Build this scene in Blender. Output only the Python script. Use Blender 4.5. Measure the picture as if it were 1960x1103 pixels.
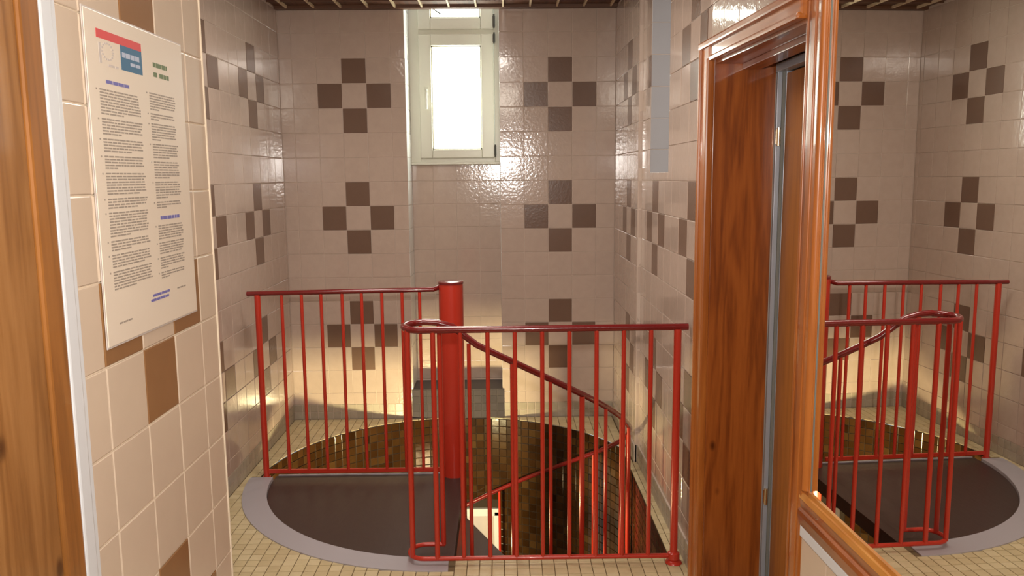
import bpy, bmesh, math, random
from mathutils import Vector, Matrix
random.seed(7)
D = bpy.data; C = bpy.context.scene.collection
for o in list(D.objects): D.objects.remove(o, do_unlink=True)
EYE = 1.55                                   # camera height above the floor
# ---------------------------------------------------------------- camera
F, P, Y, R_ = 1551.65, .1367, .0102, -.0092
fw = Vector((math.sin(Y)*math.cos(P), math.cos(Y)*math.cos(P), -math.sin(P)))
ri = Vector((math.cos(Y), -math.sin(Y), 0)); up = ri.cross(fw)
rr = math.cos(R_)*ri + math.sin(R_)*up; uu = -math.sin(R_)*ri + math.cos(R_)*up
cd = D.cameras.new('camera'); cd.sensor_width = 36; cd.sensor_fit = 'HORIZONTAL'; cd.lens = F/1960*36; cd.clip_start = .02
cam = D.objects.new('camera', cd); C.objects.link(cam)
cam.matrix_world = Matrix(((rr.x, uu.x, -fw.x, 0), (rr.y, uu.y, -fw.y, 0), (rr.z, uu.z, -fw.z, EYE), (0, 0, 0, 1)))
bpy.context.scene.camera = cam
# ---------------------------------------------------------------- light and exposure
vs = bpy.context.scene.view_settings
vs.view_transform = 'Standard'; vs.look = 'None'; vs.gamma = 1; vs.use_curve_mapping = False; vs.exposure = 0
w = D.worlds.new('overcast_sky'); bpy.context.scene.world = w; w.use_nodes = True
w.node_tree.nodes['Background'].inputs[0].default_value = (.85, .93, 1, 1)
w.node_tree.nodes['Background'].inputs[1].default_value = 1.0
def area(name, loc, target, sx, sy, power, col):
    l = D.lights.new(name, 'AREA'); l.shape = 'RECTANGLE'; l.size = sx; l.size_y = sy; l.energy = power; l.color = col
    o = D.objects.new(name, l); C.objects.link(o); o.location = loc
    o.rotation_euler = (Vector(target)-Vector(loc)).to_track_quat('-Z', 'Y').to_euler(); return o
area('camera_flash', (0, .01, EYE+.18), (0, 4, 1.2), .06, .05, 34, (1, .92, .85))
area('corridor_ceiling_lamp', (-.2, .5, 2.50), (.1, 1.9, 0), .8, .8, 14, (1, .90, .76))
area('alcove_fill_light', (-.35, 3.2, 2.50), (-.35, 3.3, 0), .8, .5, 25, (1, .90, .80))  # added fill to brighten the alcove, no lamp seen there
area('stairwell_lamp', (-.66, 3.62, -.335), (-.1, 4.85, .25), .12, .12, 46, (1, .84, .44))
area('stairwell_floor_lamp', (.1, 3.5, -.9), (0, 5, -1.6), .2, .2, 4, (1, .72, .38))
area('lower_room_lamp', (-.45, 5.5, -.75), (-.4, 5.9, -2), .4, .3, 5, (1, .93, .8))

# ---------------------------------------------------------------- materials
def principled(name, col, rough=.5, metal=0, spec=.5, coat=0):
    m = D.materials.new(name); m.use_nodes = True; b = m.node_tree.nodes['Principled BSDF']
    b.inputs['Base Color'].default_value = (*col, 1); b.inputs['Roughness'].default_value = rough
    b.inputs['Metallic'].default_value = metal; b.inputs['Specular IOR Level'].default_value = spec
    b.inputs['Coat Weight'].default_value = coat; b.inputs['Coat Roughness'].default_value = .06
    return m
def nd(m, t, **k):
    n = m.node_tree.nodes.new(t)
    for a, v in k.items(): setattr(n, a, v)
    return n
def ln(m, a, b): m.node_tree.links.new(a, b)
def bump(m, scale, strength, dist=.002, detail=3, coord='Object', stretch=(1, 1, 1)):
    b = m.node_tree.nodes['Principled BSDF']
    tc = nd(m, 'ShaderNodeTexCoord'); mp = nd(m, 'ShaderNodeMapping'); mp.inputs['Scale'].default_value = stretch
    n = nd(m, 'ShaderNodeTexNoise'); n.inputs['Scale'].default_value = scale; n.inputs['Detail'].default_value = detail
    bp = nd(m, 'ShaderNodeBump'); bp.inputs['Strength'].default_value = strength; bp.inputs['Distance'].default_value = dist
    ln(m, tc.outputs[coord], mp.inputs[0]); ln(m, mp.outputs[0], n.inputs['Vector']); ln(m, n.outputs['Fac'], bp.inputs['Height']); ln(m, bp.outputs[0], b.inputs['Normal'])
    return n
def varied(name, cols, rough, island=False, bs=90, bstr=.25, bdist=.001, mott=.0, spec=0):
    """glazed tile: colour picked per tile (object random or mesh island), fine glaze relief"""
    m = principled(name, cols[0], rough, spec=.5+spec, coat=max(0, spec))
    b = m.node_tree.nodes['Principled BSDF']
    r = nd(m, 'ShaderNodeValToRGB'); cr = r.color_ramp
    while len(cr.elements) < len(cols): cr.elements.new(.5)
    for i, c in enumerate(cols): cr.elements[i].position = i/max(1, len(cols)-1); cr.elements[i].color = (*c, 1)
    if island: g = nd(m, 'ShaderNodeNewGeometry'); src = g.outputs['Random Per Island']
    else: g = nd(m, 'ShaderNodeObjectInfo'); src = g.outputs['Random']
    ln(m, src, r.inputs[0])
    g2 = nd(m, 'ShaderNodeNewGeometry')
    n = nd(m, 'ShaderNodeTexNoise'); n.inputs['Scale'].default_value = 22; n.inputs['Detail'].default_value = 5
    ln(m, g2.outputs['Position'], n.inputs['Vector'])
    mx = nd(m, 'ShaderNodeMix', data_type='RGBA', blend_type='MULTIPLY'); mx.inputs[0].default_value = mott
    r2 = nd(m, 'ShaderNodeValToRGB'); r2.color_ramp.elements[0].position = .35; r2.color_ramp.elements[0].color = (.62, .58, .55, 1); r2.color_ramp.elements[1].position = .65
    ln(m, n.outputs['Fac'], r2.inputs[0]); ln(m, r.outputs[0], mx.inputs[6]); ln(m, r2.outputs[0], mx.inputs[7]); ln(m, mx.outputs[2], b.inputs['Base Color'])
    n2 = nd(m, 'ShaderNodeTexNoise'); n2.inputs['Scale'].default_value = bs; n2.inputs['Detail'].default_value = 2
    bp = nd(m, 'ShaderNodeBump'); bp.inputs['Strength'].default_value = bstr; bp.inputs['Distance'].default_value = bdist
    ln(m, g2.outputs['Position'], n2.inputs['Vector']); ln(m, n2.outputs['Fac'], bp.inputs['Height']); ln(m, bp.outputs[0], b.inputs['Normal'])
    return m
def wood(name, dark, mid, light, axis='z', rough=.3, coat=.6, knots=True):
    m = principled(name, mid, rough, coat=coat); b = m.node_tree.nodes['Principled BSDF']
    tc = nd(m, 'ShaderNodeNewGeometry'); mp = nd(m, 'ShaderNodeMapping')
    sc = {'z': (1, 1, .07), 'y': (1, .07, 1), 'x': (.07, 1, 1)}[axis]; mp.inputs['Scale'].default_value = sc
    ln(m, tc.outputs['Position'], mp.inputs[0])
    n = nd(m, 'ShaderNodeTexNoise'); n.inputs['Scale'].default_value = 14; n.inputs['Detail'].default_value = 3; n.inputs['Distortion'].default_value = .6
    ln(m, mp.outputs[0], n.inputs['Vector'])
    wv = nd(m, 'ShaderNodeMath', operation='MULTIPLY'); wv.inputs[1].default_value = 26; ln(m, n.outputs['Fac'], wv.inputs[0])
    sn = nd(m, 'ShaderNodeMath', operation='SINE'); ln(m, wv.outputs[0], sn.inputs[0])
    ma = nd(m, 'ShaderNodeMapRange'); ma.inputs[1].default_value = -1; ma.inputs[2].default_value = 1; ln(m, sn.outputs[0], ma.inputs[0])
    fine = nd(m, 'ShaderNodeTexNoise'); fine.inputs['Scale'].default_value = 120; fine.inputs['Detail'].default_value = 4; ln(m, mp.outputs[0], fine.inputs['Vector'])
    mixf = nd(m, 'ShaderNodeMix', data_type='FLOAT'); mixf.inputs[0].default_value = .62; ln(m, ma.outputs[0], mixf.inputs[2]); ln(m, fine.outputs['Fac'], mixf.inputs[3])
    r = nd(m, 'ShaderNodeValToRGB'); r.color_ramp.elements.new(.5)
    for e, (p, c) in zip(r.color_ramp.elements, ((.15, dark), (.45, mid), (.85, light))): e.position = p; e.color = (*c, 1)
    ln(m, mixf.outputs[0], r.inputs[0]); out = r.outputs[0]
    if knots:
        mp2 = nd(m, 'ShaderNodeMapping'); s2 = {'z': (1, 1, .55), 'y': (1, .55, 1), 'x': (.55, 1, 1)}[axis]; mp2.inputs['Scale'].default_value = s2
        ln(m, tc.outputs['Position'], mp2.inputs[0])
        vo = nd(m, 'ShaderNodeTexVoronoi'); vo.inputs['Scale'].default_value = 8.5; ln(m, mp2.outputs[0], vo.inputs['Vector'])
        kr = nd(m, 'ShaderNodeValToRGB'); kr.color_ramp.elements[0].position = .045; kr.color_ramp.elements[0].color = (.14, .07, .04, 1); kr.color_ramp.elements[1].position = .12
        ln(m, vo.outputs['Distance'], kr.inputs[0])
        mx = nd(m, 'ShaderNodeMix', data_type='RGBA', blend_type='MULTIPLY'); mx.inputs[0].default_value = .8
        ln(m, out, mx.inputs[6]); ln(m, kr.outputs[0], mx.inputs[7]); out = mx.outputs[2]
    ln(m, out, b.inputs['Base Color'])
    bp = nd(m, 'ShaderNodeBump'); bp.inputs['Strength'].default_value = .15; bp.inputs['Distance'].default_value = .001
    ln(m, fine.outputs['Fac'], bp.inputs['Height']); ln(m, bp.outputs[0], b.inputs['Normal'])
    return m
M = {}
TC = [(.535, .42, .35), (.545, .428, .357), (.555, .437, .365)]
M['tile'] = varied('glazed_cream_tile', TC, .11, mott=.12, bs=60, bstr=.6, spec=.45)
M['tile_s'] = varied('glazed_cream_tile_joined', TC, .11, island=True, mott=.12, bs=60, bstr=.6, spec=.45)
M['brown'] = varied('glazed_brown_tile', [(.165, .098, .068), (.18, .108, .075)], .2, mott=.1, bs=70, bstr=.4)
M['brown_s'] = varied('glazed_brown_tile_joined', [(.155, .085, .055), (.17, .095, .062)], .2, island=True, mott=.1)
PC = [(.61, .49, .375), (.635, .51, .39)]
M['ptile'] = varied('glazed_sand_tile', PC, .22, mott=.05, bs=25, bstr=.2)
M['pbrown'] = varied('glazed_caramel_tile', [(.27, .135, .055), (.28, .14, .058)], .25, mott=.1, bs=25, bstr=.2)
M['grout'] = principled('light_grout', (.60, .49, .41), .8); bump(M['grout'], 300, .3)
M['pgrout'] = principled('cream_grout', (.74, .62, .47), .9); bump(M['pgrout'], 300, .3)
FC = [(.58, .47, .27), (.64, .53, .31), (.68, .57, .35)]
M['floor_tile'] = varied('beige_floor_mosaic', FC, .35, mott=.2)
M['floor_tile_s'] = varied('beige_floor_mosaic_joined', FC, .35, island=True, mott=.2)
M['floor_grout'] = principled('dark_floor_grout', (.17, .115, .055), .9); bump(M['floor_grout'], 200, .3)
SC = [(.36, .31, .24), (.42, .36, .28)]
M['skirt'] = varied('skirting_mosaic', SC, .3, mott=.3)
M['greymos'] = varied('grey_violet_mosaic', [(.060, .050, .056), (.075, .062, .068)], .65, mott=.3, spec=-.35)
M['kerb_grout'] = principled('dark_kerb_grout', (.10, .085, .08), .9)
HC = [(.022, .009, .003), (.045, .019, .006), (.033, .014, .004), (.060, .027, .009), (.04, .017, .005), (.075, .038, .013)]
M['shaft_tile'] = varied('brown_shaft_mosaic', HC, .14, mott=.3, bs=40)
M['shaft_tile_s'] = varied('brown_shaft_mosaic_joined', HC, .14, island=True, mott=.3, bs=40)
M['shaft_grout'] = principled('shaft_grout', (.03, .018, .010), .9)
M['red'] = principled('red_enamel', (.50, .030, .013), .32, coat=.3); bump(M['red'], 60, .12)
M['maroon'] = principled('maroon_handrail', (.17, .009, .009), .25, coat=.5); bump(M['maroon'], 40, .5)
M['mat'] = principled('dark_brown_rubber', (.045, .025, .021), .40)
n = bump(M['mat'], 60, .35, stretch=(1, .25, 1))
M['steel'] = principled('galvanised_steel', (.46, .43, .46), .5, metal=.2); bump(M['steel'], 30, .25)
M['white'] = principled('white_pvc', (.66, .64, .53), .3)
M['whitep'] = principled('white_paint', (.66, .68, .70), .3)
M['plaster'] = principled('cream_plaster', (.62, .52, .40), .8); bump(M['plaster'], 90, .3)
M['white_tile'] = varied('white_reveal_tile', [(.80, .80, .78), (.84, .84, .82)], .3)
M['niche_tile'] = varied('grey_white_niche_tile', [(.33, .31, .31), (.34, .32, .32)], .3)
M['hinge'] = principled('grey_hinge', (.10, .10, .09), .35, metal=.8)
M['brass'] = principled('nickel_plated', (.75, .66, .5), .2, metal=1)
M['seal'] = principled('grey_door_seal', (.17, .17, .15), .6)
M['edge_gap'] = principled('blue_grey_edge_and_gap_light', (.38, .42, .48), .35, metal=.3)  # leaf edge band, also the colour of light in the door gaps
M['mirror'] = principled('mirror_silver', (.86, .84, .80), 0, metal=1)
M['paper'] = principled('laminated_paper', (.76, .66, .54), .3)
M['ink'] = principled('grey_ink', (.33, .28, .23), .6)
M['ink_blue'] = principled('blue_ink', (.16, .15, .40), .6)
M['ink_green'] = principled('green_ink', (.14, .19, .09), .6)
M['ink_pale'] = principled('pale_grey_ink', (.56, .50, .46), .6)
M['ink_red'] = principled('red_print', (.62, .05, .05), .5)
M['ink_teal'] = principled('petrol_blue_print', (.03, .13, .24), .5)
M['ink_white'] = principled('light_print', (.45, .50, .62), .5)
M['wood'] = wood('red_varnished_pine', (.15, .034, .006), (.27, .070, .011), (.37, .105, .018))
M['wood_y'] = wood('red_varnished_pine_lengthwise', (.15, .034, .006), (.27, .070, .011), (.37, .105, .018), 'y', knots=False)
M['leaf'] = wood('brown_door_veneer', (.25, .085, .014), (.32, .115, .018), (.36, .13, .022), knots=False, coat=0, rough=.5)
M['casing'] = wood('orange_pine_moulding', (.30, .085, .014), (.38, .115, .020), (.44, .145, .027), knots=False, coat=.25)
M['casing_y'] = wood('orange_pine_moulding_lengthwise', (.30, .085, .014), (.38, .115, .020), (.44, .145, .027), 'y', knots=False)
M['ledge_lit'] = wood('lit_yellow_ledge', (.34, .12, .02), (.48, .19, .035), (.58, .27, .06), 'y', knots=False)  # yellow light on top of the ledge put into the wood colour
M['gold'] = wood('golden_knotty_pine', (.20, .080, .020), (.28, .122, .034), (.36, .170, .055), rough=.35, coat=.3)
M['gold_r'] = wood('reddish_knotty_pine', (.21, .080, .018), (.28, .108, .024), (.33, .13, .029), rough=.35, coat=.3, knots=False)
M['ceil_board'] = wood('dark_stained_ceiling', (.06, .020, .008), (.11, .040, .016), (.15, .06, .026), 'y', knots=False, coat=0, rough=.5)
M['slat'] = principled('cream_ceiling_lath', (.70, .56, .36), .4); bump(M['slat'], 50, .2)
M['slat_d'] = principled('brown_ceiling_lath', (.12, .05, .022), .5); bump(M['slat_d'], 50, .2)
def emit(name, col, s):
    m = D.materials.new(name); m.use_nodes = True; t = m.node_tree; t.nodes.clear()
    e = t.nodes.new('ShaderNodeEmission'); o = t.nodes.new('ShaderNodeOutputMaterial'); e.inputs[0].default_value = (*col, 1); e.inputs[1].default_value = s
    t.links.new(e.outputs[0], o.inputs[0]); return m
M['frost'] = emit('frosted_pane_daylight', (.95, 1, .88), 15)
M['frost2'] = emit('frosted_pane_north_light', (1, .97, .96), 1.2)
M['frost'].cycles.emission_sampling = 'FRONT_BACK'

# ---------------------------------------------------------------- mesh helpers
class MB:
    def __init__(s): s.v = []; s.f = []; s.mi = []; s.k = 0
    def box(s, a, b, bev=0, mat=None, mi=0):
        """box from corner a to corner b, optionally chamfered, through a matrix"""
        a, b = [min(p, q) for p, q in zip(a, b)], [max(p, q) for p, q in zip(a, b)]
        bm = bmesh.new()
        vs = [bm.verts.new((x, y, z)) for x in (a[0], b[0]) for y in (a[1], b[1]) for z in (a[2], b[2])]
        for q in ((0, 1, 3, 2), (4, 6, 7, 5), (0, 4, 5, 1), (2, 3, 7, 6), (0, 2, 6, 4), (1, 5, 7, 3)): bm.faces.new([vs[i] for i in q])
        if bev: bmesh.ops.bevel(bm, geom=bm.edges[:], offset=min(bev, .45*min(b[i]-a[i] for i in range(3))), segments=2, affect='EDGES', profile=.6)
        s.take(bm, mat, mi); return s
    def take(s, bm, mat=None, mi=0):
        n = len(s.v); bm.verts.index_update()
        for v in bm.verts: s.v.append(tuple(mat @ v.co) if mat else tuple(v.co))
        for f in bm.faces: s.f.append([n+v.index for v in f.verts]); s.mi.append(mi)
        bm.free()
    def poly(s, vs, fs, mi=0):
        n = len(s.v); s.v += [tuple(v) for v in vs]
        for f in fs: s.f.append([n+i for i in f]); s.mi.append(mi)
        return s
    def tube(s, pts, r, n=12, cap=True, flat=1, mi=0):
        pts = [Vector(p) for p in pts]; N = len(s.v); prev = None
        for i, p in enumerate(pts):
            t = (pts[min(i+1, len(pts)-1)]-pts[max(i-1, 0)]).normalized()
            ref = Vector((0, 0, 1)) if abs(t.z) < .95 else Vector((1, 0, 0))
            a = t.cross(ref).normalized(); b = a.cross(t).normalized()
            rad = r[i] if isinstance(r, (list, tuple)) else r
            for k in range(n):
                q = 2*math.pi*k/n; s.v.append(tuple(p + a*math.cos(q)*rad + b*math.sin(q)*rad*flat))
        for i in range(len(pts)-1):
            for k in range(n):
                s.f.append([N+i*n+k, N+i*n+(k+1) % n, N+(i+1)*n+(k+1) % n, N+(i+1)*n+k]); s.mi.append(mi)
        if cap:
            s.f.append([N+k for k in range(n)][::-1]); s.mi.append(mi); e = N+(len(pts)-1)*n; s.f.append([e+k for k in range(n)]); s.mi.append(mi)
        return s
    def prism(s, outline, z0, z1, mi=0):
        n = len(s.v); k = len(outline)
        s.v += [(x, y, z0) for x, y in outline] + [(x, y, z1) for x, y in outline]
        s.f.append([n+i for i in range(k)][::-1]); s.f.append([n+k+i for i in range(k)]); s.mi += [mi, mi]
        for i in range(k): s.f.append([n+i, n+(i+1) % k, n+k+(i+1) % k, n+k+i]); s.mi.append(mi)
        return s
    def mesh(s, name, mats, smooth=False):
        me = D.meshes.new(name); me.from_pydata(s.v, [], s.f); me.validate()
        for m in (mats if isinstance(mats, (list, tuple)) else [mats]): me.materials.append(m)
        if len(me.polygons) == len(s.mi): me.polygons.foreach_set('material_index', s.mi)
        bm = bmesh.new(); bm.from_mesh(me); bmesh.ops.recalc_face_normals(bm, faces=bm.faces); bm.to_mesh(me); bm.free()
        if smooth:
            me.polygons.foreach_set('use_smooth', [True]*len(me.polygons)); me.set_sharp_from_angle(angle=math.radians(40))
        return me
    def build(s, name, mats, parent=None, smooth=False, label=None):
        o = D.objects.new(name, s.mesh(name, mats, smooth)); C.objects.link(o)
        if parent: o.parent = parent
        if label: o['label'] = label
        return o
def link(name, me, parent, mat4=None):
    o = D.objects.new(name, me); C.objects.link(o); o.parent = parent
    if mat4 is not None: o.matrix_basis = mat4
    return o
def struct(o, label=None, cat=None):
    o['kind'] = 'structure'
    if label: o['label'] = label
    if cat: o['category'] = cat
    return o
def thing(name, label, cat, loc=(0, 0, 0), group=None):
    o = D.objects.new(name, None); C.objects.link(o); o.location = loc; o['label'] = label; o['category'] = cat
    if group: o['group'] = group
    return o
def tag(o, label, cat, group=None):
    o['label'] = label; o['category'] = cat
    if group: o['group'] = group
    return o
_tm = {}
def tile_mesh(wd, h, mat, t=.003, b=.0016, name='tile'):
    key = (round(wd, 4), round(h, 4), mat.name, t)
    if key not in _tm:
        mb = MB(); tile_into(mb, wd, h, Matrix(), t, b); _tm[key] = mb.mesh(name, mat)
    return _tm[key]
def tile_into(mb, wd, h, mat, t=.003, b=.0016, mi=0):
    vs = [(0, 0, 0), (wd, 0, 0), (wd, h, 0), (0, h, 0), (0, 0, t-b*.6), (wd, 0, t-b*.6), (wd, h, t-b*.6), (0, h, t-b*.6), (b, b, t), (wd-b, b, t), (wd-b, h-b, t), (b, h-b, t)]
    fs = [(8, 9, 10, 11)] + [(i, (i+1) % 4, 4+(i+1) % 4, 4+i) for i in range(4)] + [(4+i, 4+(i+1) % 4, 8+(i+1) % 4, 8+i) for i in range(4)]
    mb.poly([mat @ Vector(v) for v in vs], fs, mi)
def frame_mat(org, u, v):
    u = Vector(u).normalized(); v = Vector(v).normalized(); n = u.cross(v)
    return Matrix(((u.x, v.x, n.x, org[0]), (u.y, v.y, n.y, org[1]), (u.z, v.z, n.z, org[2]), (0, 0, 0, 1)))
T = .15; ZR = EYE-.025; GR = .0028
def cuts(a, b, ph, step):
    k = math.ceil((a-ph)/step-1e-6); e = [a]
    while ph+k*step < b-1e-6:
        if ph+k*step > a+1e-6: e.append(ph+k*step)
        k += 1
    e.append(b); return [(p, q) for p, q in zip(e, e[1:]) if q-p > .008]
def tile_field(parent, org, u, urange, zrange, uphase, crosses=(), holes=(), mats=('tile', 'brown'), step=T, single=lambda uu: True, zphase=ZR, g=GR, t=.003, stuff=None, wob=.005):
    """lay tiles on a vertical plane; org at u=0,z=0; u runs along the wall, tile face looks towards u x z"""
    base = frame_mat(org, u, (0, 0, 1))
    for ua, ub in cuts(urange[0], urange[1], uphase, step):
        for za, zb in cuts(zrange[0], zrange[1], zphase, step):
            rects = [(ua, ub, za, zb)]
            for h in holes:
                new = []
                for (a, b, c, d) in rects:
                    if b <= h[0]+1e-5 or a >= h[1]-1e-5 or d <= h[2]+1e-5 or c >= h[3]-1e-5: new.append((a, b, c, d)); continue
                    if a < h[0]-.01: new.append((a, h[0], c, d))
                    elif b > h[1]+.01: new.append((h[1], b, c, d))
                    if c < h[2]-.01: new.append((max(a, h[0]), min(b, h[1]), c, h[2]))
                    elif d > h[3]+.01: new.append((max(a, h[0]), min(b, h[1]), h[3], d))
                rects = new
            for (a, b, c, d) in rects:
                if b-a < .008 or d-c < .008: continue
                j = math.floor(((c+d)/2-zphase)/step); um = (a+b)/2; br = False
                for cu, cj in crosses:
                    i = round((um-cu)/step)
                    if abs(um-(cu+i*step)) < step*.35 and abs(i)+abs(j-cj) == 1: br = True
                mk = mats[1] if br else mats[0]
                m4 = base @ Matrix.Translation((a+g/2, c+g/2, random.uniform(-.0003, .0003))) @ Matrix.Rotation(random.uniform(-wob, wob), 4, 'X') @ Matrix.Rotation(random.uniform(-wob, wob), 4, 'Y')
                if single(um) or stuff is None:
                    link('tile', tile_mesh(b-a-g, d-c-g, M[mk], t), parent, m4)
                else: tile_into(stuff, b-a-g, d-c-g, m4, t, mi=1 if br else 0)
def stuff_part(mb, mats, parent, name='tile_field'):
    if mb.v: o = mb.build(name, mats, parent); o['kind'] = 'stuff'; return o

# ---------------------------------------------------------------- room dimensions (z above the floor)
XL, XP, YB, YR = -1.36, -.695, 5.105, 5.35            # left alcove wall, near pier, back wall, recess back
XR1, XR2, YS = .702, .722, 4.24                       # right wall rear part, front part, step between them
ZC = EYE+1.01; SK = .10; SH = .003
SLOPE = .045                                           # the door side of the right wall is slightly splayed
RX0, RX1 = -.59, -.015                                # recess sides
CX, CY, RH = -.27, 4.09, 1.015                        # stair hole
ROWS = [3, -2, -7]
# back wall with recess
mb = MB()
mb.box((XL-.2, YB+SH, -.12), (RX0-SH, YB+.45, 2.9)).box((RX1+SH, YB+SH, -.12), (XR1+.3, YB+.45, 2.9))
mb.box((RX0-SH, YR+SH, .08), (RX1+SH, YR+.2, EYE+.08)).box((RX0-SH, YB+SH, -.12), (RX1+SH, YR+.2, .192-.003))
wall_back = struct(mb.build('wall_back', M['grout']), 'cream tiled back wall with brown checker crosses and a window recess', 'wall')
A = (0, YB+SH, 0); XA, XB_ = -.906, .359
tile_field(wall_back, (0, YB+SH, 0), (1, 0, 0), (XL, RX0), (SK, ZC), XA-T/2, [(XA, j) for j in ROWS])
tile_field(wall_back, (0, YB+SH, 0), (1, 0, 0), (RX1, XR1), (SK, ZC), XB_-T/2, [(XB_, j) for j in ROWS])
tile_field(wall_back, (0, YR+SH, 0), (1, 0, 0), (RX0, RX1), (.20, EYE+.08), -.155)
tile_field(wall_back, (RX0-SH, YB, 0), (0, 1, 0), (.0, YR-YB), (.20, ZC+.2), 0, mats=('white_tile', 'brown'))       # left reveal, faces +x
tile_field(wall_back, (RX1+SH, YR, 0), (0, -1, 0), (.0, YR-YB), (.20, ZC+.2), .05, mats=('white_tile', 'brown'))
# baseboard of small mosaic and the grey kerb in the recess
def mosaic(parent, org, u, ur, zr, mk, step=.05):
    tile_field(parent, org, u, ur, zr, ur[0], mats=(mk, mk), step=step, zphase=0, g=.003, t=.003)
bb = struct(MB().box((XL, YB+.002, 0), (XR1, YB+SH+.01, SK-.002)).build('baseboard_back', M['grout']), 'low skirting of small mosaic tiles along the back wall', 'skirting')
mosaic(bb, (0, YB+.002, 0), (1, 0, 0), (XL, RX0-.01), (0, SK), 'skirt'); mosaic(bb, (0, YB+.002, 0), (1, 0, 0), (RX1+.01, XR1), (0, SK), 'skirt')
kb = struct(MB().box((RX0-.01, YB-.006, 0), (RX1+.01, YB+.24, .192)).build('trim_1', M['kerb_grout']), 'grey mosaic kerb closing the foot of the window recess', 'kerb')
mosaic(kb, (0, YB-.006, 0), (1, 0, 0), (RX0-.01, RX1+.01), (0, .19), 'greymos')
# left alcove wall
mb = MB().box((XL-.2, 1.93, -.12), (XL-SH, YB+.2, 2.9))
wall_left = struct(mb.build('wall_left', M['grout']), 'cream tiled alcove wall on the left with brown checker crosses', 'wall')
st = MB()
LC = 4.54
tile_field(wall_left, (XL-SH, 0, 0), (0, 1, 0), (1.96, YB), (SK, ZC), LC-T/2, [(LC-5*T*k, j) for k in range(4) for j in ROWS], single=lambda q: q > 3.0, stuff=st)
stuff_part(st, [M['tile_s'], M['brown_s']], wall_left)
bl = struct(MB().box((XL-.01, 1.95, 0), (XL-.002, YB, SK-.002)).build('baseboard_left', M['grout']), 'low mosaic skirting along the left alcove wall', 'skirting')
mosaic(bl, (XL-.002, 0, 0), (0, 1, 0), (2.9, YB), (0, SK), 'skirt')
# right wall: rear part, step, front part with niche window and door openings
NY0, NY1, NZ = 3.565, 4.005, EYE+.013
DY0, DY1, DZ = 2.067, 2.83, EYE+.395
mb = MB()
mb.box((XR1+SH, YS, -.12), (XR1+.6, YB+.2, 2.9))
mb.box((XR2+SH, NY1+SH, -.12), (XR2+.5, YS+.01, 2.9)).box((XR2+SH, NY0-SH, -.12), (XR2+.5, NY1+SH, NZ-SH))
mb.box((XR2+SH, 2.93, -.12), (XR2+.12, NY0-SH, 2.9)).box((XR2+.10, 2.85, -.12), (XR2+.24, NY0-SH, 2.9))
mb.prism([(XR2+SH, 2.87), (XR2+SH+SLOPE*.97, 1.89), (XR2+.24, 1.89), (XR2+.24, 2.87)], DZ+.03, 2.9)
wall_right = struct(mb.build('wall_right', M['grout']), 'cream tiled wall on the right with brown checker crosses beside the door', 'wall')
tile_field(wall_right, (XR1+SH, 0, 0), (0, -1, 0), (-YB, -YS), (SK, ZC), -4.54-T/2, [(-4.54, j) for j in ROWS])
tile_field(wall_right, (XR1+SH, YS+SH, 0), (1, 0, 0), (0, XR2-XR1), (SK, ZC), 0)
RC = 3.856
tile_field(wall_right, (XR2+SH, 0, 0), (0, -1, 0), (-YS, -2.86), (SK, ZC), -RC-T/2, [(-RC+5*T*k, j) for k in range(2) for j in ROWS], holes=[(-NY1, -NY0, NZ, 3), (-2.92, -1.8, 0, DZ+.055)])
tile_field(wall_right, (XR2+SH, 2.86, 0), (SLOPE, -1, 0), (0, .95), (DZ+.055, ZC), -RC-T/2+2.86, [(-RC+5*T+2.86, j) for j in ROWS])
# niche reveals
tile_field(wall_right, (XR2, NY1+SH, 0), (1, 0, 0), (0, .30), (NZ, ZC+.2), .0, mats=('niche_tile', 'brown'))
mb = MB().box((XR2+.001, NY0, NZ-.004), (XR2+.32, NY1, NZ)); mb.build('niche_sill', M['whitep'], wall_right)
mb = MB().box((XR2+.001, NY0-.004, NZ), (XR2+.32, NY0, 2.8)); mb.build('niche_reveal', M['whitep'], wall_right)
br = struct(MB().box((XR1-.004, YS, 0), (XR1+.01, YB, SK-.002)).box((XR2-.004, 2.94, 0), (XR2+.01, YS, SK-.002)).build('baseboard_right', M['grout']), 'low mosaic skirting along the right wall', 'skirting')
mosaic(br, (XR1-.004, 0, 0), (0, -1, 0), (-YB, -YS), (0, SK), 'skirt'); mosaic(br, (XR2-.004, 0, 0), (0, -1, 0), (-YS, -2.94), (0, SK), 'skirt')
# near pier with the notice
PE = 1.943
wall_near = struct(MB().box((XP-.68, 1.312, -.12), (XP-SH, PE-.003, 2.9)).build('wall_near', M['pgrout']), 'near pier of sand coloured tiles carrying the framed rules notice', 'wall')
tile_field(wall_near, (XP-SH, 0, 0), (0, 1, 0), (1.315, PE), (0, ZC), 1.54, [(1.615, j) for j in ROWS], mats=('ptile', 'pbrown'), g=.0034, wob=.001)
tile_field(wall_near, (XP, PE-.003, 0), (-1, 0, 0), (0, .62), (0, ZC), .1, mats=('ptile', 'pbrown'))
MB().tube([(XP-.0005, PE-.0005, 0), (XP-.0005, PE-.0005, ZC)], .0035, 8).build('corner_bead', M['pgrout'], wall_near, True)
# white edge strip between pier and wooden frame
t1 = MB().box((XP-.03, 1.266, 0), (XP+.006, 1.300, 2.62), .004).box((XP-.03, 1.300, 0), (XP+.0015, 1.316, 2.62), .001)
struct(t1.build('trim_2', M['whitep']), 'glossy white edge strip between pine frame and tiled pier', 'edge strip')

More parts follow.
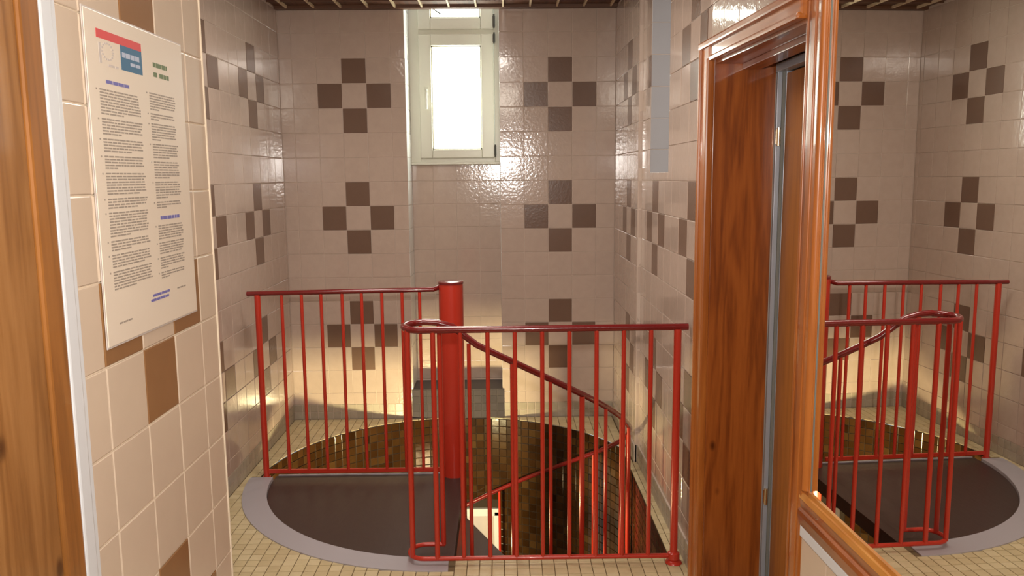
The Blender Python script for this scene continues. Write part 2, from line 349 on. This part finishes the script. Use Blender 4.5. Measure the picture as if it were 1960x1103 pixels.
# ---------------------------------------------------------------- floor with the stair hole
def hole_r(th, ring=False):
    c, s = math.cos(th), math.sin(th); r = RH; n = (c, s)
    if ring and (math.pi*.995 < th % (2*math.pi) < math.pi*1.512): return 1.06, n
    if c > 0:
        q = (.665-CX)/c
        if s <= 0: r, n = q, (1, 0)
        elif q < r: r, n = q, (1, 0)
    if s > 0:
        q = (5.092-CY)/s
        if q < r: r, n = q, (0, 1)
    if s < 0 and c >= -.02:
        q = (CY-3.13)/-s
        if c < .001 or q < r: r, n = q, (0, -1)
    return r, n
NA = 180
ths = sorted([2*math.pi*i/NA for i in range(NA)] + [math.atan2(3.13-CY, .665-CX) % (2*math.pi)])
outline = [(CX+hole_r(t)[0]*math.cos(t), CY+hole_r(t)[0]*math.sin(t)) for t in ths]
def rect_r(th, x0, x1, y0, y1):
    c, s = math.cos(th), math.sin(th); q = []
    if c > 1e-9: q.append((x1-CX)/c)
    if c < -1e-9: q.append((x0-CX)/c)
    if s > 1e-9: q.append((y1-CY)/s)
    if s < -1e-9: q.append((y0-CY)/s)
    return min(q)
fx0, fx1, fy0, fy1 = XL-.01, XR2+.02, 2.9, YB+.02
mb = MB(); k = len(ths)
outer = [(CX+rect_r(t, fx0, fx1, fy0, fy1)*math.cos(t), CY+rect_r(t, fx0, fx1, fy0, fy1)*math.sin(t)) for t in ths]
# corners of the rectangle are added as small fillers
mb.poly([(x, y, -.001) for x, y in outline]+[(x, y, -.001) for x, y in outer], [(i, (i+1) % k, k+(i+1) % k, k+i) for i in range(k)])
for cx_, cy_ in ((fx0, fy0), (fx1, fy0), (fx0, fy1), (fx1, fy1)):
    mb.poly([(cx_, cy_, -.0012), (cx_+(.12 if cx_ < 0 else -.12), cy_, -.0012), (cx_, cy_+(.12 if cy_ < 4 else -.12), -.0012)], [(0, 1, 2)])
mb.box((-1.5, -2.6, -.1), (2.2, 2.9, -.001))
floor = struct(mb.build('floor', M['floor_grout']), 'beige mosaic tile floor around the round stair opening', 'floor')
def clip(poly, p, n):
    out = []
    for i in range(len(poly)):
        a, b = poly[i], poly[(i+1) % len(poly)]
        da = (a[0]-p[0])*n[0]+(a[1]-p[1])*n[1]; db = (b[0]-p[0])*n[0]+(b[1]-p[1])*n[1]
        if da >= 0: out.append(a)
        if (da >= 0) != (db >= 0): q = da/(da-db); out.append((a[0]+(b[0]-a[0])*q, a[1]+(b[1]-a[1])*q))
    return out
def flat_tile(mb, poly, z=0.0, t=.0022):
    n = len(poly); cx_ = sum(p[0] for p in poly)/n; cy_ = sum(p[1] for p in poly)/n
    ins = [(p[0]+(cx_-p[0])*.05, p[1]+(cy_-p[1])*.05) for p in poly]
    mb.poly([(x, y, z-.001) for x, y in poly]+[(x, y, z+t-.0008) for x, y in poly]+[(x, y, z+t) for x, y in ins],
            [tuple(range(2*n, 3*n))]+[(i, (i+1) % n, n+(i+1) % n, n+i) for i in range(n)]+[(n+i, n+(i+1) % n, 2*n+(i+1) % n, 2*n+i) for i in range(n)])
cells = []; s5 = .05; g5 = .0035
ny = 0; y = 2.0
rest = MB(); quad = MB(); flat_tile(quad, [(0, 0), (s5-g5, 0), (s5-g5, s5-g5), (0, s5-g5)]); qm = quad.mesh('tile', M['floor_tile'])
xs = [XL+.003+s5*i for i in range(42)]
for iy in range(62):
    y = 2.0+s5*iy
    for x in xs:
        x1 = min(x+s5-g5, XR1-.002 if y > YS else XR2-.002); y1 = y+s5-g5
        if x1-x < .008 or (y < 1.95 and x < XP): continue
        poly = [(x, y), (x1, y), (x1, y1), (x, y1)]
        th = math.atan2((y+y1)/2-CY, (x+x1)/2-CX); r, n = hole_r(th, True)
        p = (CX+(r+.002)*math.cos(th), CY+(r+.002)*math.sin(th)) if abs(n[0])+abs(n[1]) != 1 else ((CX+(r+.002)*math.cos(th), CY+(r+.002)*math.sin(th)))
        full = len(poly); q = clip(poly, p, n) if abs(math.hypot((x+x1)/2-CX, (y+y1)/2-CY)-r) < .12 else (poly if math.hypot((x+x1)/2-CX, (y+y1)/2-CY) > r else [])
        if len(q) < 3: continue
        ar = abs(sum(q[i][0]*q[(i+1) % len(q)][1]-q[(i+1) % len(q)][0]*q[i][1] for i in range(len(q))))/2
        if ar < 1.2e-4: continue
        whole = q == poly and abs(x1-x-s5+g5) < 1e-6
        cells.append((x, y, q, whole))
cells.sort(key=lambda c: (c[1] < 2.98, c[1], abs(c[0])))
for i, (x, y, q, whole) in enumerate(cells):
    if i < 290:
        if whole: link('tile', qm, floor, Matrix.Translation((x, y, 0)))
        else: m_ = MB(); flat_tile(m_, q); m_.build('tile', M['floor_tile'], floor)
    else: flat_tile(rest, q)
stuff_part(rest, [M['floor_tile_s']], floor, 'floor_mosaic')
# ---------------------------------------------------------------- shaft below
ZS = -2.6
mb = MB(); k = len(outline)
wide = [(CX+(x-CX)*1.003, CY+(y-CY)*1.003) for x, y in outline]
fs = []
for i in range(k):
    xm, ym = (outline[i][0]+outline[(i+1) % k][0])/2, (outline[i][1]+outline[(i+1) % k][1])/2
    if -.88 < xm < -.035 and ym > 4.5:                   # doorway at the bottom
        mb.poly([(*wide[i], -.004), (*wide[(i+1) % k], -.004), (*wide[(i+1) % k], -.62), (*wide[i], -.62)], [(0, 1, 2, 3)])
    else: mb.poly([(*wide[i], -.004), (*wide[(i+1) % k], -.004), (*wide[(i+1) % k], ZS), (*wide[i], ZS)], [(0, 1, 2, 3)])
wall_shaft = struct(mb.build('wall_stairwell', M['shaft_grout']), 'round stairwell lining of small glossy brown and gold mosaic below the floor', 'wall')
struct(MB().box((-1.6, 2.9, ZS-.1), (1.0, 6.4, ZS)).build('floor_lower', M['floor_tile']), 'tiled floor at the foot of the stairwell', 'floor')
# walk along the outline at mosaic pitch
pts = outline+[outline[0]]; acc = 0; segs = []; cur = Vector((*pts[0], 0)); need = s5
walk = [Vector((*pts[0], 0))]
for a, b in zip(pts, pts[1:]):
    a = Vector((*a, 0)); b = Vector((*b, 0)); L = (b-a).length; pos = 0
    while L-pos >= need: pos += need; walk.append(a+(b-a)*(pos/L)); need = s5
    need -= L-pos
sing = MB(); cnt = 0; shaft_rest = MB(); tmes = None; items = []
for a, b in zip(walk, walk[1:]):
    L = (b-a).length
    if L < .02: continue
    m = (a+b)/2
    for r in range(52):
        z1 = -.002-r*s5; z0 = z1-s5
        if z0 < -.60 and -.88 < m.x < -.035 and m.y > 4.5: continue
        items.append((a, b, z0, m, L))
vis = sorted([it for it in items if it[3].y > 4.15 and it[3].x < .6], key=lambda it: -it[2])[:290]
vid = {id(it) for it in vis}
for it in items:
    a, b, z0, m, L = it
    M4 = frame_mat((b.x, b.y, z0), a-b, (0, 0, 1))
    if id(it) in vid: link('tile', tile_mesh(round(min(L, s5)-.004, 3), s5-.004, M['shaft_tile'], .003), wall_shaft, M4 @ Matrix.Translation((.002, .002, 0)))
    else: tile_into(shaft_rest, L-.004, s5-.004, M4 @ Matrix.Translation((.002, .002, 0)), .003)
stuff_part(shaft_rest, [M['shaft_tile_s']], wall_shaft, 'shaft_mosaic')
# lower doorway
dr = thing('door_frame', 'white door frame glimpsed at the foot of the stairwell', 'door frame', (-.45, 5.12, ZS)); dr['kind'] = 'structure'
MB().box((.37, -.05, 0), (.415, .10, 1.97), .004).build('jamb', M['whitep'], dr)
MB().box((-.43, -.05, 0), (-.385, .10, 1.97), .004).build('jamb', M['whitep'], dr)
MB().box((-.43, -.05, 1.94), (.415, .10, 1.99), .004).build('head', M['whitep'], dr)
mb = MB().box((-1.4, 5.95, ZS), (.6, 6.0, -.3)).box((-1.4, 5.16, ZS), (-1.35, 6.0, -.3)).box((.12, 5.16, ZS), (.17, 6.0, -.3)).box((-1.4, 5.14, -.45), (.2, 6.0, -.4))
struct(mb.build('wall_lower', M['plaster']), 'pale wall seen through the lower doorway', 'wall')
# ---------------------------------------------------------------- ceiling
ceil = struct(MB().box((XL-.3, 2.0, ZC+.016), (XR2+.5, YB+.02, ZC+.10)).box((XP-.3, -2.6, ZC), (2.2, 2.0, ZC+.1)).box((XL-.3, 1.9, ZC), (XP, 2.0, ZC+.1)).build('ceiling', M['ceil_board']), 'dark brown stained ceiling with a light lath grid', 'ceiling')
for i in range(13):
    x = -1.285+.1622*i
    if x > XR1: break
    link('lath', MB().box((-.0055, 2.0, 0), (.0055, 5.06, .017), .001).mesh('lath', M['slat']) if i == 0 else D.meshes['lath'], ceil, Matrix.Translation((x, 0, ZC)))
cl = MB().box((XL, -.004, .006), (XR1, .004, .017), .001).mesh('cross_lath', M['slat_d'])
for i in range(19): link('cross_lath', cl, ceil, Matrix.Translation((0, 4.90-.1622*i, ZC)))
MB().box((XL, 5.05, ZC-.002), (XR1, YB-.001, ZC+.05), .001).build('edge_lath', M['slat_d'], ceil)
# ---------------------------------------------------------------- room behind the camera
struct(MB().box((-.9, -2.6, 0), (-.72, .95, 2.9)).build('wall_corridor_left', M['plaster']), 'plain wall of the corridor beside the pine door frame', 'wall')
struct(MB().box((-1.5, -2.7, -.1), (2.2, -2.6, 2.9)).build('wall_front', M['plaster']), 'plain wall at the end of the corridor', 'wall')

# ---------------------------------------------------------------- back window
Wf = YR-.045                                            # face of the fixed frame
win = D.objects.new('window_1', None); C.objects.link(win); win.location = (-.3, YR, EYE+.08)
struct(win, 'narrow white framed frosted window glowing in the back wall recess', 'window')
def W(x): return x+.3
wz = lambda z: z-.08
wx0, wx1 = RX0-.001, RX1+.001
def wbox(name, x0, x1, z0, z1, y0, y1, mat='white', bev=.004, parent=win):
    return MB().box((W(x0), y0, wz(z0)), (W(x1), y1, wz(z1)), bev).build(name, M[mat], parent)
wbox('frame_stile', wx0, -.525, .095, 1.25, -.02, .06); wbox('frame_stile', -.048, wx1, .095, 1.25, -.02, .06)
wbox('frame_rail', -.528, -.045, .090, .125, -.018, .058); wbox('transom', -.528, -.045, .893, .932, -.018, .058)
wbox('sill', RX0, RX1, .080, .096, -.045, .06)
for (z0, z1, gz0, gz1) in ((.122, .897, .176, .828), (.928, 1.25, .998, 1.24)):
    sash = wbox('sash', -.527, -.449, z0, z1, -.042, .03, bev=.006)
    for (a, b, c, d) in ((-.130, -.050, z0, z1), (-.449, -.130, z0, gz0), (-.449, -.130, gz1, z1)):
        MB().box((W(a), -.042, wz(c)), (W(b), .03, wz(d)), .006).build('sash_member', M['white'], sash)
    for (a, b, c, d) in ((-.449, -.441, gz0, gz1), (-.138, -.130, gz0, gz1), (-.449, -.130, gz0, gz0+.008), (-.449, -.130, gz1-.008, gz1)):
        MB().box((W(a), -.028, wz(c)), (W(b), .01, wz(d))).build('glazing_bead', M['white'], sash)
    MB().box((W(-.448), .0, wz(gz0+.001)), (W(-.131), .008, wz(gz1-.001))).build('glass', M['frost'], win)
hd = MB().box((W(-.495), -.055, wz(.515)), (W(-.468), -.042, wz(.575)), .003).tube([(W(-.481), -.042, wz(.55)), (W(-.481), -.085, wz(.55)), (W(-.481), -.088, wz(.53)), (W(-.481), -.085, wz(.43))], .0085, 10)
hd.build('window_handle', M['white'], win, True)
for z0, z1 in ((.932, 1.015), (.838, .905), (.128, .205)):
    MB().tube([(W(-.045), -.05, wz(z0)), (W(-.045), -.05, wz(z1))], .0055, 8).box((W(-.053), -.048, wz(z0+.01)), (W(-.038), -.035, wz(z1-.01))).build('hinge', M['hinge'], win, True)
MB().tube([(W(-.47), -.046, wz(1.075)), (W(-.425), -.075, wz(1.045)), (W(-.375), -.10, wz(1.008))], .0045, 8).build('stay_arm', M['hinge'], win, True)
mb = MB().box((RX0, YR+.06, EYE+.05), (RX1, YR+.1, 2.95)); mb.build('outer_reveal', M['whitep'], win).parent = None
D.objects['outer_reveal'].name = 'trim_3'; struct(D.objects['trim_3'], 'white backing behind the window frame', 'trim')
# niche window on the right
n2 = D.objects.new('window_2', None); C.objects.link(n2); n2.location = (XR2+.33, (NY0+NY1)/2, NZ)
struct(n2, 'tall frosted window deep in the white niche of the right wall', 'window')
MB().box((0, -.23, 0), (.05, -.17, 1.2), .004).build('frame_stile', M['white'], n2); MB().box((0, .17, 0), (.05, .23, 1.2), .004).build('frame_stile', M['white'], n2)
MB().box((0, -.17, 0), (.05, .17, .06), .004).build('frame_rail', M['white'], n2); MB().box((.02, -.17, .06), (.026, .17, 1.2)).build('glass', M['frost2'], n2)

# ---------------------------------------------------------------- steel ring at the floor edge
def arc(r, a0, a1, n): return [(CX+r*math.cos(math.radians(a0+(a1-a0)*i/n)), CY+r*math.sin(math.radians(a0+(a1-a0)*i/n))) for i in range(n+1)]
inn = arc(.945, 181, 272, 60); out = arc(1.062, 181, 272, 60)
out = [(max(x, XL+.012), y) for x, y in out]
mb = MB(); n = len(inn)
mb.poly([(x, y, .006) for x, y in inn]+[(x, y, .006) for x, y in out]+[(x, y, -.03) for x, y in inn]+[(x, y, -.002) for x, y in out],
        [(i, i+1, n+i+1, n+i) for i in range(n-1)]+[(i, 2*n+i, 2*n+i+1, i+1) for i in range(n-1)]+[(n+i, n+i+1, 3*n+i+1, 3*n+i) for i in range(n-1)]+[(0, n, 3*n, 2*n), (n-1, 3*n-1, 4*n-1, 2*n-1)])
tag(mb.build('floor_ring', M['steel']), 'curved grey steel ring edging the landing at floor level', 'floor edging')

# ---------------------------------------------------------------- spiral staircase
SX, SY = -.272, 4.125
stair = thing('spiral_staircase', 'red steel spiral staircase with central column, dark landing and curving handrail', 'staircase', (SX, SY, ZS))
def S(x, y, z): return (x-SX, y-SY, z-ZS)
mb = MB().tube([S(SX, SY, ZS), S(SX, SY, EYE-.540)], .063, 40); mb.build('column', M['red'], stair, True)
MB().tube([S(SX, SY, EYE-.541), S(SX, SY, EYE-.531), S(SX, SY, EYE-.527)], [.0655, .0655, .058], 40).build('column_cap', M['maroon'], stair, True)
pl = arc(.943, 180, 273, 50)
o_ = [(x, y) for x, y in pl]+[(-.222, SY-.03), (-.222, SY+.005), (pl[0][0], SY+.005)]
mb = MB().prism([(x-SX, y-SY) for x, y in o_], -.012-.045-ZS, -.010-ZS); mb.build('landing', M['mat'], stair, label='dark brown rubber covered quarter round landing')
MB().box(S(pl[0][0]+.01, SY+.004, -.06), S(SX-.05, SY+.014, -.004)).build('landing_edge', M['steel'], stair)
MB().box(S(-.226, 3.16, -.075), S(-.218, SY-.06, -.006)).build('nosing', M['mat'], stair)
TW = 22.5
tp = [(math.cos(math.radians(a))*r, math.sin(math.radians(a))*r) for r, a in [(.05, -90-4)]+[(.935, -90-3+(TW+5)*i/8) for i in range(9)]+[(.05, -90+TW+4)]]
tm = MB().prism(tp, -.035, 0).mesh('tread', M['mat'])
for kk in range(12):
    link('tread', tm, stair, Matrix.Translation((0, 0, -.19*(kk+1)-ZS)) @ Matrix.Rotation(math.radians(TW*kk), 4, 'Z'))
RR = .915
def rz(th): return EYE-.64-.00854*(th+84)
def helix(th): return (SX+RR*math.cos(math.radians(th)), SY+RR*math.sin(math.radians(th)), rz(th))
GY, LX, LR = 3.08, -.33, .065; GZ = EYE-.585
path = [(LX, GY+2*LR, GZ+.010), (LX+.06, GY+2*LR, GZ+.006), (LX+.12, GY+2*LR-.002, GZ-.01)]+[helix(t) for t in range(-80, 200, 4)]
MB().tube([S(*p) for p in path], .0135, 12).build('handrail', M['maroon'], stair, True)
for kk in range(24):
    th = -82+11.25*kk
    if kk > 8 and kk % 2: continue
    x, y, z = helix(th); tr = -.19*(int((th+90)//TW)+1)
    MB().tube([S(x, y, z-.01), S(x, y, tr-.02)], .0125 if kk % 4 == 3 else .0085, 10).build('baluster', M['red'], stair, True)
# bottom rail along the flight
# ---------------------------------------------------------------- landing railing (rear)
LY = 4.09
lr = thing('landing_railing', 'straight red railing behind the landing, running from left wall to column', 'railing', (-.8, LY, 0))
def Lp(x, z, y=LY): return (x+.8, y-LY, z)
MB().tube([Lp(-1.305, EYE-.578), Lp(SX-.085, EYE-.566), Lp(SX-.066, EYE-.560, SY-.01)], .0125, 12).build('top_rail', M['maroon'], lr, True)
MB().box((-1.25+.8, -.006, EYE-1.530), (SX-.067+.8, .006, EYE-1.508), .002).build('bottom_rail', M['red'], lr)
MB().tube([Lp(-1.253, EYE-.585), Lp(-1.253, .0)], .0155, 14).tube([Lp(-1.253, .004), Lp(-1.253, -.008)], .022, 14).build('post', M['red'], lr, True)
for x in (-1.131, -1.030, -.931, -.824, -.725, -.622, -.519, -.430): MB().tube([Lp(x, EYE-.578), Lp(x, EYE-1.515)], .0085, 10).build('baluster', M['red'], lr, True)
# ---------------------------------------------------------------- gate-side railing (front)
fr = thing('guard_railing', 'straight red guard railing in front with looped left end and round foot', 'railing', (.1, GY, 0))
def Gp(x, z, y=GY): return (x-.1, y-GY, z)
loop = [(LX-LR*math.sin(math.pi*i/14), GY+LR-LR*math.cos(math.pi*i/14)) for i in range(15)]
MB().tube([Gp(.712, EYE-.582)]+[Gp(x, GZ+.008*i/14, y) for i, (x, y) in enumerate(loop)]+[Gp(LX-.001, GZ+.009, GY+2*LR)], .0135, 12).build('top_rail', M['maroon'], fr, True)
MB().tube([Gp(.668, .032)]+[Gp(x, .032, y) for x, y in loop]+[Gp(LX+.075, .032, GY+2*LR)], .0095, 10).build('bottom_rail', M['red'], fr, True)
MB().tube([Gp(.672, EYE-.59), Gp(.672, .05)], .0150, 14).tube([Gp(.672, .05), Gp(.672, .044), Gp(.672, .02), Gp(.672, .014)], [.015, .024, .024, .012], 14).build('post', M['red'], fr, True)
MB().tube([Gp(.672, .034), Gp(.672, .018)], .010, 12).tube([Gp(.672, .020), Gp(.672, .017), Gp(.672, .010), Gp(.672, .003)], [.010, .020, .031, .034], 18).build('foot', M['red'], fr, True)
for i in range(8): x = -.171+.1057*i; MB().tube([Gp(x, EYE-.588), Gp(x, .032)], .0090, 10).build('baluster', M['red'], fr, True)
for x, y in ((LX-.048, GY+.018), (LX-.055, GY+.095), (-.277, GY), (-.262, GY+2*LR)): MB().tube([Gp(x, GZ, y), Gp(x, .032, y)], .0105, 10).build('baluster', M['red'], fr, True)

# ---------------------------------------------------------------- door on the right
dw = D.objects.new('door_1', None); C.objects.link(dw); dw.location = (XR2, DY1, 0)
struct(dw, 'reddish varnished pine door frame with brown door leaf in the right wall', 'door')
def Dp(x, y, z): return (x-XR2, y-DY1, z)
def dbox(name, a, b, mat, bev=.002, **kw): return MB().box(Dp(*a), Dp(*b), bev).build(name, M[mat], dw, **kw)
dbox('jamb', (XR2-.004, DY1-.03, 0), (XR2+.205, DY1+.02, DZ), 'wood')
dbox('jamb', (XR2+.036, DY0-.03, 0), (XR2+.205, DY0, DZ), 'wood')
MB().prism([(0, -.03), (SLOPE*(DY1-DY0), DY0-DY1), (.205, DY0-DY1), (.205, -.03)], DZ-.025, DZ).build('lintel', M['wood_y'], dw)
dbox('door_stop', (XR2+.09, DY0, DZ-.045), (XR2+.15, DY1-.03, DZ-.025), 'wood_y')
# architraves: a stepped moulding of three strips
for (y0, y1, s) in ((DY1-.022, DY1+.085, 1),):
    ca = dbox('architrave', (XR2-.022, y0, 0), (XR2, y1, DZ+.052 if s > 0 else DZ+.05), 'casing', .006)
    e0, e1 = (y1-.022, y1+.002) if s > 0 else (y0-.002, y0+.020)
    MB().box(Dp(XR2-.032, e0, 0), Dp(XR2-.005, e1, DZ+.056), .006).build('outer_bead', M['casing'], ca)
    e0, e1 = (y0-.001, y0+.016) if s > 0 else (y1-.016, y1+.001)
    MB().box(Dp(XR2-.028, e0, 0), Dp(XR2-.004, e1, DZ-.004), .006).build('inner_bead', M['casing'], ca)
CXn = XR2+.035                                         # face of the near architrave, shared with the mirror frame
cn = dbox('architrave', (CXn+.002, 1.990, 0), (CXn+.03, DY0+.001, 2.75), 'casing', .004)
MB().box(Dp(CXn-.002, DY0-.012, 0), Dp(CXn+.01, DY0+.002, DZ+.03), .004).build('inner_bead', M['casing'], cn)
MB().box(Dp(CXn-.001, DY0-.060, 0), Dp(CXn+.01, DY0-.030, 2.75), .004).build('outer_bead', M['casing'], cn)
L0 = DY1+.085-DY0
def slant(name, d0, d1, z0, z1, l0, l1, mat, bev, parent):
    ang = math.atan(SLOPE)
    m4 = Matrix.Translation((0, .085, 0)) @ Matrix.Rotation(ang, 4, 'Z')
    return MB().box((d0, -l1, z0), (d1, -l0, z1), bev, m4).build(name, M[mat], parent)
ct = slant('top_architrave', -.021, .004, DZ-.010, DZ+.050, 0, L0, 'casing_y', .006, dw)
slant('outer_bead', -.034, -.002, DZ+.034, DZ+.058, -.003, L0, 'casing_y', .006, ct)
slant('inner_bead', -.029, -.002, DZ-.014, DZ+.003, .105, L0, 'casing_y', .006, ct)
lf = dbox('door_leaf', (XR2+.232, DY0-.08, .01), (XR2+.272, DY1-.045, DZ-.06), 'leaf', .003)
MB().box(Dp(XR2+.207, DY1-.045, .01), Dp(XR2+.222, DY1-.030, DZ-.03), .001).build('gap_light_strip', M['edge_gap'], dw)  # bluish strip painted as the light showing through the gap beside the leaf
MB().box(Dp(XR2+.222, DY1-.052, .01), Dp(XR2+.231, DY1-.030, DZ-.03), .001).build('door_seal', M['seal'], dw)
MB().box(Dp(XR2+.231, DY1-.060, .01), Dp(XR2+.255, DY1-.042, DZ-.03), .001).build('edge_band', M['edge_gap'], dw)
MB().box(Dp(XR2+.20, DY0, DZ-.055), Dp(XR2+.24, DY1-.04, DZ-.03), .001).build('gap_light_top', M['edge_gap'], dw)  # bluish strip in place of the light seen above the leaf
for z in (EYE+.125, .40): MB().tube([Dp(XR2+.214, DY1-.050, z-.03), Dp(XR2+.214, DY1-.050, z+.03)], .007, 10).box(Dp(XR2+.206, DY1-.05, z-.024), Dp(XR2+.222, DY1-.043, z+.024)).build('hinge', M['brass'], dw, True)
struct(MB().box((XR2+.5, 1.0, 0), (XR2+.55, 3.2, 2.7)).box((XR2+.3, 3.1, 0), (XR2+.5, 3.2, 2.7)).build('wall_beyond', M['plaster']), 'pale wall beyond the door leaf', 'wall')
# ---------------------------------------------------------------- mirror on the right (slightly splayed)
a = .0375
U = Vector((math.sin(a), -math.cos(a), 0)); Nn = Vector((-math.cos(a), -math.sin(a), 0))
MO = Vector((CXn, 1.990, 0))                        # start beside the door casing; u runs towards the camera
MM = Matrix(((U.x, 0, Nn.x, MO.x), (U.y, 0, Nn.y, MO.y), (0, 1, 0, 0), (0, 0, 0, 1)))    # local (u, z, n)
mi_ = thing('wall_mirror', 'large wall mirror in a varnished pine frame reflecting the stair alcove', 'mirror'); mi_.matrix_world = MM
def mbx(name, u0, u1, z0, z1, n0, n1, mat, bev=.003, parent=mi_): return MB().box((u0, z0, n0), (u1, z1, n1), bev).build(name, M[mat], parent)
MZ0, ML, MD = EYE-.795, 1.9, -.0114
mbx('glass', .0, ML, MZ0-.02, 2.75, MD-.006, MD, 'mirror', 0)
mbx('backing', -.002, ML, MZ0-.03, 2.76, MD-.02, MD-.0065, 'slat_d', 0)
fs_ = MB().poly([(u, z, n) for z in (MZ0-.03, 2.75) for u, n in ((-.002, 0), (.010, .001), (.014, -.004), (.042, -.006), (.042, MD-.004), (-.002, MD-.004))],
    [(k_, (k_+1) % 6, 6+(k_+1) % 6, 6+k_) for k_ in range(6)]+[tuple(range(6)), tuple(range(6, 12))]).build('side_frame', M['casing'], mi_)
MB().tube([(.031, MZ0, -.002), (.031, 2.75, -.002)], .011, 16).build('side_bead', M['casing'], mi_, True)
MB().box((.0415, MZ0, MD), (.0435, 2.75, MD+.002)).build('glass_seal', M['seal'], mi_)
prof = [(MZ0, MD-.004), (MZ0, MD), (MZ0-.004, MD+.004), (MZ0-.014, MD+.006), (MZ0-.016, MD+.010), (MZ0-.030, .002), (MZ0-.034, -.001), (MZ0-.058, -.004), (MZ0-.062, .003), (MZ0-.074, .004), (MZ0-.102, -.001), (MZ0-.102, MD-.004)]
k2 = len(prof)
fb = MB().poly([(u, z, n) for u in (.0, ML) for z, n in prof], [(k_, (k_+1) % k2, k2+(k_+1) % k2, k2+k_) for k_ in range(5)]+[(5, 6, k2+6, k2+5)]).build('bottom_ledge', M['ledge_lit'], mi_)  # upper profile takes the lit yellow colour, rest stays red pine
MB().poly([(u, z, n) for u in (.0, ML) for z, n in prof[6:]], [(k_, (k_+1) % 6, 6+(k_+1) % 6, 6+k_) for k_ in range(6)]+[tuple(range(6)), tuple(range(6, 12))]).build('bottom_frame', M['wood_y'], mi_)
MB().tube([(.10, MZ0-.048, -.004), (.10, MZ0-.048, .0)], .003, 8).build('screw', M['brass'], mi_)
# tiled wall under the mirror
wm = MB().box((-.002, 0, -.3), (ML, MZ0-.103, -.010)).build('wall_mirror_base', M['pgrout']); wm.name = 'wall_right_near'; wm.matrix_world = MM
struct(wm, 'tiled wall below the mirror with a pale cap strip', 'wall')
MB().box((.004, MZ0-.134, -.010), (ML, MZ0-.104, -.002), .003).build('cap_strip', M['whitep'], wm)
for iu in range(8):
    for iz in range(5):
        u0 = .006+T*iu; z1 = MZ0-.136-T*iz; z0 = max(0, z1-T)
        tl = tile_mesh(T-.0034, z1-z0-.0034, M['ptile'], .003)
        link('tile', tl, wm, Matrix.Translation((u0, z0, -.010)))
wr = MB().box((0, 0, -.4), (ML, 2.9, MD-.021)).build('wall_right_backing', M['plaster']); wr.matrix_world = MM; struct(wr, 'plain wall carrying the mirror', 'wall')
# rest of the corridor on the right
struct(MB().box((.80, -2.6, 0), (1.0, .0, 2.9)).build('wall_corridor_right', M['plaster']), 'plain corridor wall nearer than the mirror', 'wall')

# ---------------------------------------------------------------- pine door frame on the left
pf = D.objects.new('door_2', None); C.objects.link(pf); pf.location = (XP, 1.2, 0)
struct(pf, 'golden knotty pine door frame at the left edge, nearest the camera', 'door frame')
MB().box((-.03, -.26, 0), (.000, .010, 2.62), .004).build('frame_board', M['gold'], pf)
MB().box((-.025, .012, 0), (.005, .066, 2.62), .005).build('frame_moulding', M['gold_r'], pf)
# ---------------------------------------------------------------- notice
nt = thing('rules_notice', 'laminated house rules notice with red and blue header, in two text columns', 'notice', (XP+.001, 1.398, EYE-.291))
NW, NH = .412, .577
MB().box((0, 0, 0), (.003, NW, NH), .001).build('sheet', M['paper'], nt)
MB().box((.0, -.003, -.003), (.0018, NW+.003, NH+.003)).build('border', M['ink_pale'], nt)
rnd = random.Random(3)
def bars(name, mat, items, zt=.0034):
    mb = MB()
    for (u0, u1, v0, v1) in items: mb.box((.0028, u0, v0), (zt, u1, v1))
    mb.build(name, M[mat], nt)['kind'] = 'stuff'
def words(u0, u1, v, h, gapc=.2):
    out = []; u = u0
    while u < u1-.004:
        L = rnd.uniform(.008, .026); e = min(u+L, u1); out.append((u, e, v, v+h)); u = e+.0022
    return out
top = NH
bars('red_header', 'ink_red', [(.038, .212, top-.043, top-.028)])
bars('blue_block', 'ink_teal', [(.125, .212, top-.087, top-.043)])
bars('block_lettering', 'ink_white', words(.130, .205, top-.064, .009)+words(.162, .206, top-.076, .006), .0036)
cr = [(.052+.020*math.cos(t*.4), .052+.020*math.cos(t*.4)+.007, top-.064+.014*math.sin(t*.4), top-.064+.014*math.sin(t*.4)+.003) for t in range(16)]
bars('crest', 'ink_pale', [(u+.02, u2+.02, v, v2) for u, u2, v, v2 in cr]+words(.075, .118, top-.088, .004)+[(.044, .052, top-.085, top-.05)])
bars('title_lettering', 'ink_green', words(.262, .330, top-.064, .009)+words(.262, .282, top-.083, .009)+words(.290, .336, top-.083, .009))
bars('heading_lettering', 'ink_blue', words(.062, .150, top-.118, .006)+words(.250, .345, top-.366, .007)+words(.190, .270, .062, .005)+words(.180, .270, .053, .005))
body = []
LHt = .0051
def column(u0, u1, v, paras):
    for nl in paras:
        body.append((u0-.013, u0-.009, v-.004, v-.001))
        for q in range(nl):
            e = u1 if q < nl-1 else u0+(u1-u0)*rnd.uniform(.3, .95)
            body.extend(words(u0, e-rnd.uniform(0, .012), v-.0034, .0026)); v -= LHt
        v -= .0042
    return v
column(.036, .196, top-.128, [9, 6, 5, 5, 8, 4, 9, 4, 5, 7])
v = column(.236, .362, top-.115, [7, 3, 7, 6, 7, 7, 3])
column(.236, .362, top-.376, [6, 5, 5, 3])
body += words(.045, .100, .034, .003)+words(.310, .355, .062, .003)
bars('body_lettering', 'ink', body)
